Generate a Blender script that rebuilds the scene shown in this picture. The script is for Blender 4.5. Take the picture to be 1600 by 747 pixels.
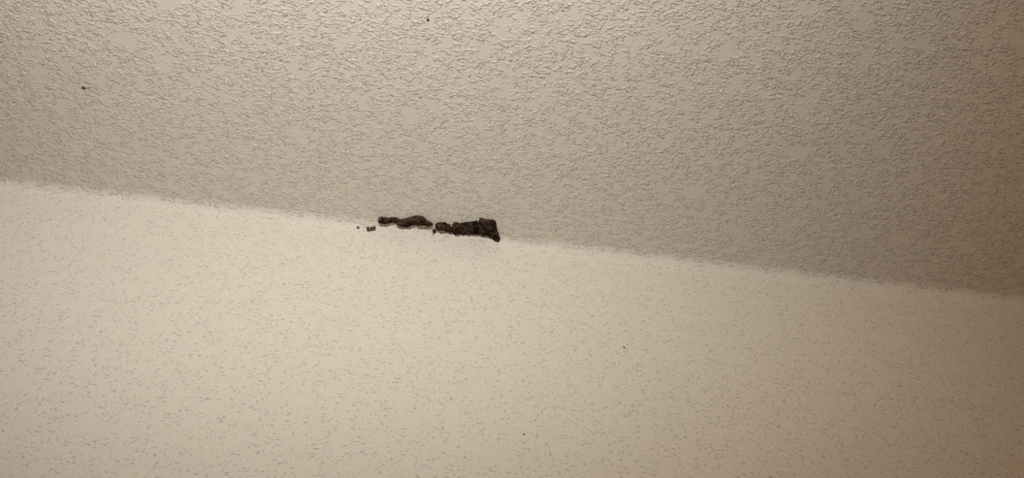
import bpy, bmesh, math, random
from mathutils import Vector, Matrix, noise

# ------------------------------------------------------------------ scene, camera, world, light
for o in list(bpy.data.objects):
    bpy.data.objects.remove(o)
scene = bpy.context.scene
COL = scene.collection
H = 2.44                                     # ceiling height in metres

cam_data = bpy.data.cameras.new('camera')
cam = bpy.data.objects.new('camera', cam_data)
COL.objects.link(cam)
cam_data.sensor_width = 36.0
cam_data.lens = 36.0 * 1256.0 / 1600.0
cam_data.clip_start = 0.01
F = Vector((0.034371, 0.655838, 0.754119))
R = Vector((0.992776, -0.109197, 0.049717))
U = Vector((-0.114954, -0.746962, 0.654853))
cam.matrix_world = Matrix(((R.x, U.x, -F.x, 0.0),
                           (R.y, U.y, -F.y, -0.72),
                           (R.z, U.z, -F.z, 1.62),
                           (0, 0, 0, 1)))
scene.camera = cam

world = bpy.data.worlds.new('world')
scene.world = world
world.use_nodes = True
bg = world.node_tree.nodes['Background']
bg.inputs['Color'].default_value = (0.02, 0.018, 0.015, 1)
bg.inputs['Strength'].default_value = 0.2

# the room lamp: a shaded lamp a little behind and above the viewer, throwing its cone up into the corner
lamp_data = bpy.data.lights.new('room_lamp', 'SPOT')
lamp_data.energy = 33.0
lamp_data.color = (1.0, 1.0, 0.955)
lamp_data.spot_size = math.radians(112)
lamp_data.spot_blend = 1.0
lamp_data.shadow_soft_size = 0.035
lamp = bpy.data.objects.new('room_lamp', lamp_data)
COL.objects.link(lamp)
lamp.location = (-0.22, -1.05, H - 0.48)
aim = Vector((-0.20, 0.0, H + 0.56))
lamp.rotation_euler = (aim - lamp.location).to_track_quat('-Z', 'Y').to_euler()

# added warm fill light for the dim right side; no such lamp is known
fill_data = bpy.data.lights.new('warm_fill', 'POINT')
fill_data.energy = 12.8
fill_data.color = (1.0, 0.65, 0.35)
fill_data.shadow_soft_size = 0.12
fill = bpy.data.objects.new('warm_fill', fill_data)
COL.objects.link(fill)
fill.location = (0.9, -1.9, 1.5)

scene.view_settings.view_transform = 'Standard'
scene.view_settings.look = 'None'
scene.view_settings.gamma = 1.0
scene.view_settings.use_curve_mapping = False
scene.view_settings.exposure = 0.08
scene.cycles.use_denoising = False


# ------------------------------------------------------------------ materials
def new_mat(name):
    m = bpy.data.materials.new(name)
    m.use_nodes = True
    nt = m.node_tree
    b = nt.nodes['Principled BSDF']
    b.inputs['Specular IOR Level'].default_value = 0.25
    return m, nt, b


def node(nt, kind, **kw):
    n = nt.nodes.new(kind)
    for k, v in kw.items():
        if k in n.inputs:
            n.inputs[k].default_value = v
        else:
            setattr(n, k, v)
    return n


def math_node(nt, op, a, b=None):
    n = nt.nodes.new('ShaderNodeMath')
    n.operation = op
    for i, v in enumerate((a, b)):
        if v is None:
            continue
        if isinstance(v, (int, float)):
            n.inputs[i].default_value = v
        else:
            nt.links.new(v, n.inputs[i])
    return n.outputs[0]


def smooth(nt, val, lo, hi):
    n = nt.nodes.new('ShaderNodeMapRange')
    n.interpolation_type = 'SMOOTHSTEP'
    n.inputs['From Min'].default_value = lo
    n.inputs['From Max'].default_value = hi
    nt.links.new(val, n.inputs['Value'])
    return n.outputs['Result']


def texture_paint(name, color, relief, scale, stretch, lo, hi, bare, grain_amount, rough=0.75):
    """sprayed and lightly knocked-down drywall texture under matt off-white paint"""
    m, nt, b = new_mat(name)
    tc = node(nt, 'ShaderNodeTexCoord')
    mp = node(nt, 'ShaderNodeMapping', Scale=stretch)
    nt.links.new(tc.outputs['Object'], mp.inputs['Vector'])

    def tex(scale, detail=2.0, roughness=0.5, distortion=0.0, src=mp.outputs['Vector']):
        n = node(nt, 'ShaderNodeTexNoise', Scale=scale, Detail=detail, Roughness=roughness, Distortion=distortion)
        nt.links.new(src, n.inputs['Vector'])
        return n.outputs['Fac']
    splat = smooth(nt, tex(scale, 1.6, 0.5, 0.25), lo, hi)
    patch = smooth(nt, tex(52, 2.0, 0.5, 0.4, tc.outputs['Object']), bare, bare + 0.12)  # bare smooth islands between the splats
    splat = math_node(nt, 'MULTIPLY', math_node(nt, 'MULTIPLY', splat, patch), smooth(nt, tex(130, 1.0, 0.5), 0.25, 0.70))
    grain = math_node(nt, 'MULTIPLY', tex(1000, 2.0, 0.65), grain_amount)
    soft = math_node(nt, 'MULTIPLY', tex(9, 2.0, 0.5, 0.0, tc.outputs['Object']), 1.2)
    h = math_node(nt, 'ADD', math_node(nt, 'ADD', splat, grain), soft)
    bp = node(nt, 'ShaderNodeBump', Strength=1.0, Distance=relief)
    nt.links.new(h, bp.inputs['Height'])
    nt.links.new(bp.outputs['Normal'], b.inputs['Normal'])
    # very faint unevenness of the paint itself
    mix = node(nt, 'ShaderNodeMix', data_type='RGBA')
    mix.inputs[6].default_value = (*[c * 0.97 for c in color], 1)
    mix.inputs[7].default_value = (*color, 1)
    nt.links.new(tex(14, 3.0, 0.6, 0.0, tc.outputs['Object']), mix.inputs[0])
    nt.links.new(mix.outputs[2], b.inputs['Base Color'])
    b.inputs['Roughness'].default_value = rough
    return m


def mud(name, dark, light, rough=0.95):
    m, nt, b = new_mat(name)
    tc = node(nt, 'ShaderNodeTexCoord')

    def tex(scale, detail, roughness):
        n = node(nt, 'ShaderNodeTexNoise', Scale=scale, Detail=detail, Roughness=roughness)
        nt.links.new(tc.outputs['Object'], n.inputs['Vector'])
        return n.outputs['Fac']
    f = math_node(nt, 'ADD', math_node(nt, 'MULTIPLY', tex(140, 3, 0.6), 0.5), math_node(nt, 'MULTIPLY', tex(430, 3, 0.7), 0.5))
    f = smooth(nt, f, 0.38, 0.68)
    mix = node(nt, 'ShaderNodeMix', data_type='RGBA')
    mix.inputs[6].default_value = (*dark, 1)
    mix.inputs[7].default_value = (*light, 1)
    nt.links.new(f, mix.inputs[0])
    nt.links.new(mix.outputs[2], b.inputs['Base Color'])
    bp = node(nt, 'ShaderNodeBump', Strength=1.0, Distance=0.0014)
    nt.links.new(tex(620, 3, 0.6), bp.inputs['Height'])
    nt.links.new(bp.outputs['Normal'], b.inputs['Normal'])
    b.inputs['Roughness'].default_value = rough
    b.inputs['Specular IOR Level'].default_value = 0.1
    return m


def plain(name, color, rough=0.8):
    m, nt, b = new_mat(name)
    tc = node(nt, 'ShaderNodeTexCoord')
    n = node(nt, 'ShaderNodeTexNoise', Scale=30.0, Detail=3.0)
    nt.links.new(tc.outputs['Object'], n.inputs['Vector'])
    mix = node(nt, 'ShaderNodeMix', data_type='RGBA')
    mix.inputs[6].default_value = (*[c * 0.9 for c in color], 1)
    mix.inputs[7].default_value = (*color, 1)
    nt.links.new(n.outputs['Fac'], mix.inputs[0])
    nt.links.new(mix.outputs[2], b.inputs['Base Color'])
    b.inputs['Roughness'].default_value = rough
    return m


PAINT = (0.78, 0.735, 0.655)
M_CEIL = texture_paint('ceiling_paint', PAINT, 0.0013, 320, (0.75, 1.1, 1.1), 0.46, 0.60, 0.35, 0.22)
M_WALL = texture_paint('wall_paint', PAINT, 0.00105, 360, (0.6, 1.4, 1.4), 0.55, 0.72, 0.37, 0.25)
M_ROOM = plain('room_paint', (0.50, 0.40, 0.29))
M_FLOOR = plain('floor_wood', (0.22, 0.12, 0.06), 0.5)
M_MUD = mud('dried_mud', (0.009, 0.005, 0.003), (0.15, 0.090, 0.057))
M_MUD_DARK = mud('dark_mud', (0.006, 0.0035, 0.002), (0.06, 0.036, 0.023))  # darker brown mix for the core segment and some pellets
M_MUD_PALE = mud('pale_mud', (0.04, 0.027, 0.02), (0.36, 0.25, 0.20))
M_SPECK = plain('speck_dark', (0.012, 0.009, 0.005))
M_CHIP = plain('paint_flake_white', (0.86, 0.82, 0.75))


# ------------------------------------------------------------------ the corner surface
RAD = 0.014                                   # hand-floated rounding of the joint between wall and ceiling


def wobble(s):
    v = Vector((s, 0.0, 0.0))
    return (0.0011 * noise.noise(v * 9.0) + 0.0006 * noise.noise(v * 31.0 + Vector((7, 3, 1))),
            0.0011 * noise.noise(v * 9.0 + Vector((0, 5, 2))) + 0.0006 * noise.noise(v * 31.0 + Vector((1, 9, 4))))


def corner(s, t, h=0.0, spread=RAD):
    """t > 0: distance along the ceiling from the corner, t < 0: distance down the wall; h: height off the surface"""
    a = max(-1.0, min(1.0, t / RAD))
    ph = (a + 1) * math.pi / 4
    cy, cz = -RAD, H - RAD
    y = cy + RAD * math.cos(ph)
    z = cz + RAD * math.sin(ph)
    if t > RAD:
        y = -t
    if t < -RAD:
        z = H + t
    fade = max(0.0, 1 - abs(t) / 0.06) ** 2
    wy, wz = wobble(s)
    y += wy * fade
    z += wz * fade
    b = max(-1.0, min(1.0, t / spread))
    pn = (b + 1) * math.pi / 4
    return Vector((s, y - h * math.cos(pn), z - h * math.sin(pn)))


def link_mesh(name, bm, mat, parent=None, smooth_shade=True):
    bmesh.ops.recalc_face_normals(bm, faces=bm.faces)
    me = bpy.data.meshes.new(name)
    bm.to_mesh(me)
    bm.free()
    if smooth_shade:
        for p in me.polygons:
            p.use_smooth = True
    me.materials.append(mat)
    o = bpy.data.objects.new(name, me)
    COL.objects.link(o)
    if parent:
        o.parent = parent
    return o


X0, X1, Y0 = -2.3, 1.7, -3.3


def s_stations():
    out = []
    s = X0
    while s < X1 - 1e-6:
        out.append(s)
        s += 0.008 if -0.95 < s < 0.95 else 0.06
    out.append(X1)
    return out


def sheet(name, ts, mat):
    bm = bmesh.new()
    ss = s_stations()
    rows = [[bm.verts.new(corner(s, t)) for s in ss] for t in ts]
    for i in range(len(ts) - 1):
        for j in range(len(ss) - 1):
            bm.faces.new((rows[i][j], rows[i][j + 1], rows[i + 1][j + 1], rows[i + 1][j]))
    o = link_mesh(name, bm, mat)
    # make the normals look into the room
    me = o.data
    centre = Vector((0, -1.5, 1.2))
    if sum((centre - p.center).dot(p.normal) for p in me.polygons) < 0:
        me.flip_normals()
    o['kind'] = 'structure'
    return o


arc = [RAD * (-1 + 2 * k / 16) for k in range(17)]
sheet('ceiling', arc[9:] + [0.02, 0.03, 0.045, 0.06, 0.1, 0.3, 0.8, 1.6, 2.4, -Y0], M_CEIL)
sheet('wall_back', [-H, -1.6, -0.8, -0.3, -0.1, -0.06, -0.045, -0.03, -0.02] + arc[:10], M_WALL)


def quad(name, pts, mat):
    bm = bmesh.new()
    bm.faces.new([bm.verts.new(p) for p in pts])
    o = link_mesh(name, bm, mat, smooth_shade=False)
    me = o.data
    if (Vector((0, -1.5, 1.2)) - me.polygons[0].center).dot(me.polygons[0].normal) < 0:
        me.flip_normals()
    o['kind'] = 'structure'
    return o


quad('floor', [(X0, Y0, 0), (X1, Y0, 0), (X1, 0, 0), (X0, 0, 0)], M_FLOOR)
quad('wall_left', [(X0, Y0, 0), (X0, 0, 0), (X0, 0, H), (X0, Y0, H)], M_ROOM)
quad('wall_right', [(X1, Y0, 0), (X1, 0, 0), (X1, 0, H), (X1, Y0, H)], M_ROOM)
quad('wall_front', [(X0, Y0, 0), (X1, Y0, 0), (X1, Y0, H), (X0, Y0, H)], M_ROOM)

# ------------------------------------------------------------------ mud built along the corner
# footprints in millimetres: (distance along the corner, distance from it: + on the ceiling, - down the wall)
FOOT = {
    'A1': [(-143.8, 11.7), (-142.6, 16.4), (-140.4, 19.5), (-136.1, 20.0), (-131.0, 18.7), (-127.6, 18.7), (-125.8, 14.5), (-127.5, 9.1), (-130.9, 6.9), (-135.2, 5.1), (-139.5, 6.7), (-143.0, 8.5)],
    'A2': [(-131.0, 18.2), (-128.4, 19.7), (-124.2, 21.7), (-119.0, 21.1), (-115.6, 18.8), (-113.4, 15.2), (-115.5, 12.1), (-120.6, 11.1), (-126.6, 9.8), (-130.9, 8.0)],
    'B': [(-119.7, 10.9), (-118.1, 15.1), (-113.9, 18.7), (-109.6, 18.6), (-106.8, 11.7), (-108.4, 4.1), (-113.6, 5.0), (-118.0, 7.2)],
    'C1': [(-113.0, 16.4), (-109.6, 20.3), (-105.4, 23.2), (-101.1, 24.6), (-96.9, 26.9), (-93.5, 28.1), (-91.0, 27.0), (-90.7, 18.7), (-93.0, 10.9), (-97.3, 9.8), (-100.6, 5.8), (-105.8, 3.0), (-111.0, 3.1), (-114.5, 6.0)],
    'C2': [(-96.9, 24.5), (-93.5, 27.7), (-89.3, 28.4), (-85.0, 27.9), (-81.5, 25.1), (-78.8, 22.2), (-76.1, 20.3), (-72.7, 19.2), (-70.3, 15.6), (-71.5, 12.6), (-74.9, 10.3), (-79.2, 11.0), (-84.4, 11.0), (-89.5, 10.4), (-94.7, 10.7)],
    'drop': [(-70.5, 5.9), (-69.1, 7.7), (-67.4, 7.7), (-65.4, 4.9), (-65.8, 1.4), (-67.8, -1.1), (-69.9, 0.2)],
    'D': [(-67.3, 14.9), (-66.2, 17.9), (-63.3, 20.6), (-59.0, 21.9), (-53.9, 22.2), (-51.6, 19.0), (-49.8, 11.3), (-50.3, 4.4), (-58.1, 3.5), (-63.3, 3.5), (-66.2, 8.8)],
    'E': [(-53.4, 18.0), (-50.4, 19.8), (-47.3, 18.0), (-45.0, 14.5), (-41.9, 8.0), (-43.2, 2.0), (-48.5, 2.6), (-52.5, 4.0)],
    'F': [(-44.1, 20.1), (-42.8, 23.9), (-39.5, 25.1), (-36.4, 24.3), (-34.4, 20.5), (-33.5, 12.7), (-33.8, 4.0), (-37.9, 0.8), (-42.4, 2.1), (-44.6, 9.8)],
    'G': [(-35.8, 21.4), (-31.7, 24.8), (-25.1, 27.5), (-19.2, 29.8), (-14.9, 29.1), (-11.5, 19.4), (-12.2, 6.8), (-19.8, 2.9), (-27.5, 0.9), (-34.5, 1.3), (-36.6, 13.3)],
    'K': [(-19.9, 27.7), (-15.0, 30.8), (-10.7, 30.6), (-8.5, 24.4), (-8.2, 10.8), (-12.1, 4.5), (-17.4, 5.4), (-20.1, 18.1)],
    'I': [(-10.1, 31.5), (-9.1, 37.1), (-7.1, 38.3), (-4.5, 37.6), (-3.4, 35.5), (2.5, 36.4), (8.4, 36.6), (12.0, 34.8), (13.9, 29.0), (15.2, 22.4), (15.0, 13.2), (9.6, 6.1), (2.8, 3.5), (-4.1, 3.4), (-10.8, 5.2), (-10.6, 18.4)],
    'J': [(5.5, 22.0), (12.2, 23.6), (16.2, 20.3), (18.5, 12.6), (20.7, 6.0), (21.1, 0.3), (18.3, -4.5), (13.8, -2.3), (9.5, 1.7), (4.5, 4.1), (3.6, 13.8)],
    'clump': [(-158.4, -5.5), (-158.2, -1.7), (-154.9, -0.9), (-153.0, -1.9), (-151.6, 0.3), (-149.8, -0.6), (-148.2, 2.2), (-146.7, -0.1), (-145.9, -5.3), (-148.5, -7.7), (-151.7, -9.0), (-154.8, -10.8), (-157.3, -9.3)],
    'crumb': [(-171.6, -5.2), (-171.1, -2.3), (-169.4, -2.0), (-167.3, -4.8), (-168.0, -6.8), (-170.4, -7.3)],
}


def spline(pts, n):
    out = []
    m = len(pts)
    for k in range(n):
        u = k / n * m
        i = int(u)
        f = u - i
        p = [Vector(pts[(i + d) % m]) for d in (-1, 0, 1, 2)]
        out.append(0.5 * ((2 * p[1]) + (p[2] - p[0]) * f + (2 * p[0] - 5 * p[1] + 4 * p[2] - p[3]) * f * f
                          + (3 * p[1] - p[0] - 3 * p[2] + p[3]) * f ** 3))
    return out


def mound(name, key, height, mat, parent=None, n=96, rings=26, rough=1.0, lift=0.35, seed=0.0):
    """a closed crumbly lump of mud that grows out of the surface inside its footprint"""
    pts = [Vector((a, b)) for a, b in FOOT[key]]
    cx = sum(p.x for p in pts) / len(pts)
    cy = sum(p.y for p in pts) / len(pts)
    lo = min(p.y for p in pts)
    hi = max(p.y for p in pts)
    # what hangs off the ceiling reaches lower in view than its footprint does
    pts = [Vector((p.x, p.y + lift * height * (hi - p.y) / max(1e-6, hi - lo))) for p in pts]
    c = Vector((cx, cy))
    rim = spline(pts, n)
    off = Vector((seed * 17.3, seed * 5.1, seed * 9.7))
    bm = bmesh.new()
    rows = []
    for i in range(1, rings + 1):
        rho = (i / rings) ** 0.8
        row = []
        for k in range(n):
            p = c + (rim[k] - c) * rho
            q3 = Vector((p.x, p.y, 0.0)) + off
            edge = 1 + 0.09 * rough * noise.noise(q3 * 0.40) * rho + 0.08 * rough * noise.noise(q3 * 1.0) * rho
            p = c + (rim[k] - c) * rho * edge
            base = max(0.0, 1 - rho ** 3.0) ** 0.5
            lump = (1 + 0.30 * rough * noise.noise(q3 * 0.16) + 0.24 * rough * noise.noise(q3 * 0.42))
            fine = 0.20 * rough * noise.noise(q3 * 0.9) + 0.12 * rough * noise.noise(q3 * 1.9)
            h = height * base * (lump + fine)
            if i == rings:
                h = -1.2
            row.append(bm.verts.new(corner(p.x / 1000, p.y / 1000, h / 1000, 0.02)))
        rows.append(row)
    top = bm.verts.new(corner(c.x / 1000, c.y / 1000, height / 1000, 0.02))
    for k in range(n):
        bm.faces.new((top, rows[0][k], rows[0][(k + 1) % n]))
        for i in range(rings - 1):
            bm.faces.new((rows[i][k], rows[i + 1][k], rows[i + 1][(k + 1) % n], rows[i][(k + 1) % n]))
    bm.faces.new(rows[-1])
    return link_mesh(name, bm, mat, parent)


def blob(name, s, t, a, b, hh, mat, parent=None, seed=0, sink=0.3):
    """a little lumpy grain stuck to the surface, sizes in millimetres"""
    bm = bmesh.new()
    bmesh.ops.create_icosphere(bm, subdivisions=3, radius=1.0)
    for v in bm.verts:
        d = v.co.normalized()
        r = 1 + 0.28 * noise.noise(d * 1.7 + Vector((seed, 0, 0))) + 0.12 * noise.noise(d * 4.1 + Vector((0, seed, 0)))
        v.co = corner((s + d.x * a * r) / 1000, (t + d.y * b * r) / 1000, (hh * (d.z * r + 1 - sink * 2)) / 1000, 0.02)
    return link_mesh(name, bm, mat, parent)


def thing(name, label, cat, loc, group=None):
    o = bpy.data.objects.new(name, None)
    o.empty_display_size = 0.01
    COL.objects.link(o)
    o.location = loc
    o['label'] = label
    o['category'] = cat
    if group:
        o['group'] = group
    return o


def adopt(parent, *kids):
    for k in kids:
        k.parent = parent
        k.matrix_parent_inverse = Matrix.Translation(-parent.location)


GROUP = 'mud left along the ceiling corner'
tube = thing('mud_tube', 'thin arched dark brown mud tube, the left one of two along the ceiling corner', 'mud tube',
             corner(-0.11, 0.012), GROUP)
adopt(tube,
      mound('mud_segment', 'A1', 6.8, M_MUD, seed=1, rough=1.2),
      mound('mud_segment', 'A2', 4.0, M_MUD, seed=2, rough=1.2),
      mound('mud_segment', 'B', 7.2, M_MUD, seed=3, rough=1.3),
      mound('mud_segment', 'C1', 6.0, M_MUD, seed=4),
      mound('mud_segment', 'C2', 6.4, M_MUD, seed=5))

block = thing('mud_tube', 'thick blocky dark brown mud tube, the right one of two, widening to a squared end', 'mud tube',
              corner(-0.02, 0.015), GROUP)
adopt(block,
      mound('mud_segment', 'D', 7.6, M_MUD, seed=6),
      mound('mud_segment', 'E', 5.8, M_MUD, seed=7),
      mound('mud_segment', 'F', 8.8, M_MUD, seed=8, lift=0.1),
      mound('mud_segment', 'G', 6.6, M_MUD, seed=9),
      mound('mud_segment', 'K', 6.0, M_MUD_DARK, seed=10, rough=1.4),
      mound('mud_segment', 'I', 7.4, M_MUD, seed=11),
      mound('mud_segment', 'J', 6.0, M_MUD, seed=12, rough=1.2))


def tag(o, label, cat, group=None):
    o['label'] = label
    o['category'] = cat
    if group:
        o['group'] = group
    return o


drop = thing('mud_crumb', 'small dark mud crumb in the gap between the two mud tubes', 'mud crumb', corner(-0.068, 0.003), GROUP)
adopt(drop,
      mound('mud_body', 'drop', 3.0, M_MUD, n=48, rings=14, seed=13, rough=1.5),
      blob('mud_pellet', -66.6, 2.2, 1.5, 1.7, 2.4, M_MUD_DARK, seed=31),
      blob('mud_pellet', -68.6, -1.6, 1.2, 1.3, 1.4, M_MUD_PALE, seed=32))
tag(mound('mud_crumb', 'crumb', 1.6, M_MUD_PALE, n=40, rings=12, seed=14, rough=1.2),
    'tiny round mud crumb, farthest left of the mud along the corner', 'mud crumb', GROUP)
clump = thing('mud_clump', 'small reddish brown mud clump with dark bumps, left of the mud tubes', 'mud clump',
              corner(-0.152, -0.004), GROUP)
adopt(clump, mound('mud_body', 'clump', 3.0, M_MUD_PALE, n=72, rings=18, seed=15, rough=1.2))


adopt(clump,
      blob('mud_pellet', -156.3, -2.6, 1.7, 1.3, 3.0, M_MUD_DARK, seed=2),
      blob('mud_pellet', -151.7, -0.6, 1.3, 1.2, 2.6, M_MUD_DARK, seed=3),
      blob('mud_pellet', -147.7, 0.2, 1.0, 1.9, 2.6, M_MUD, seed=4))


# ------------------------------------------------------------------ specks stuck to the paint
def thread(name, path, rad, mat, parent):
    """a fine hair lying on the surface, tapering to its tip"""
    bm = bmesh.new()
    rings = []
    n = len(path)
    for i, (s, t) in enumerate(path):
        r = rad * (1 - 0.7 * i / (n - 1))
        rings.append([bm.verts.new(corner((s + 0.0) / 1000, (t + r * math.cos(a)) / 1000, (0.25 + r + r * math.sin(a)) / 1000))
                      for a in [k * math.pi / 3 for k in range(6)]])
    for i in range(n - 1):
        for k in range(6):
            bm.faces.new((rings[i][k], rings[i][(k + 1) % 6], rings[i + 1][(k + 1) % 6], rings[i + 1][k]))
    bm.faces.new(rings[0])
    bm.faces.new(rings[-1])
    return link_mesh(name, bm, mat, parent)


SG = 'dark specks on the paint'
sp = thing('dirt_speck', 'black speck trailing a fine hair on the upper left ceiling', 'speck', corner(-0.4973, 0.1675), SG)
adopt(sp,
      blob('speck_body', -497.3, 167.5, 1.6, 1.4, 1.2, M_SPECK, seed=21),
      thread('hair', [(-496.5, 167.3), (-494, 167.6), (-491.5, 167.9), (-489.5, 168.6), (-487.8, 169.2)], 0.28, M_SPECK, None),
      thread('hair', [(-498.0, 167.8), (-499.4, 168.6), (-500.8, 169.2)], 0.25, M_SPECK, None))
tag(blob('dirt_speck', -88.9, 310.2, 1.2, 1.6, 0.7, M_SPECK, seed=22), 'dark speck on the ceiling near the top edge of the picture', 'speck', SG)
sp = thing('dirt_speck', 'tiny dark speck with short hairs on the wall, right of the mud', 'speck', corner(0.1828, -0.1668), SG)
adopt(sp,
      blob('speck_body', 182.8, -166.8, 0.95, 1.0, 0.6, M_SPECK, seed=23),
      thread('hair', [(183.4, -167.3), (184.3, -168.2), (185.6, -168.1), (187.4, -167.9)], 0.17, M_SPECK, None),
      thread('hair', [(182.5, -166.2), (182.0, -165.0), (181.4, -164.0)], 0.17, M_SPECK, None))
tag(blob('dirt_speck', 66.6, -307.0, 1.15, 0.7, 0.5, M_SPECK, seed=24), 'tiny dark speck on the wall near the bottom edge of the picture', 'speck', SG)
tag(blob('dirt_speck', 94.1, 31.0, 0.8, 0.9, 0.6, M_SPECK, seed=25), 'tiny dark speck on the ceiling just right of the mud tubes', 'speck', SG)
tag(blob('dirt_speck', -110.3, -3.8, 0.7, 0.5, 0.5, M_MUD, seed=27), 'faint tiny speck on the wall just below the arched mud tube', 'speck', SG)
tag(blob('paint_flake', 100.3, 6.7, 3.0, 1.1, 0.9, M_CHIP, seed=26, sink=0.25), 'small pale paint flake in the corner right of the mud tubes', 'paint flake')
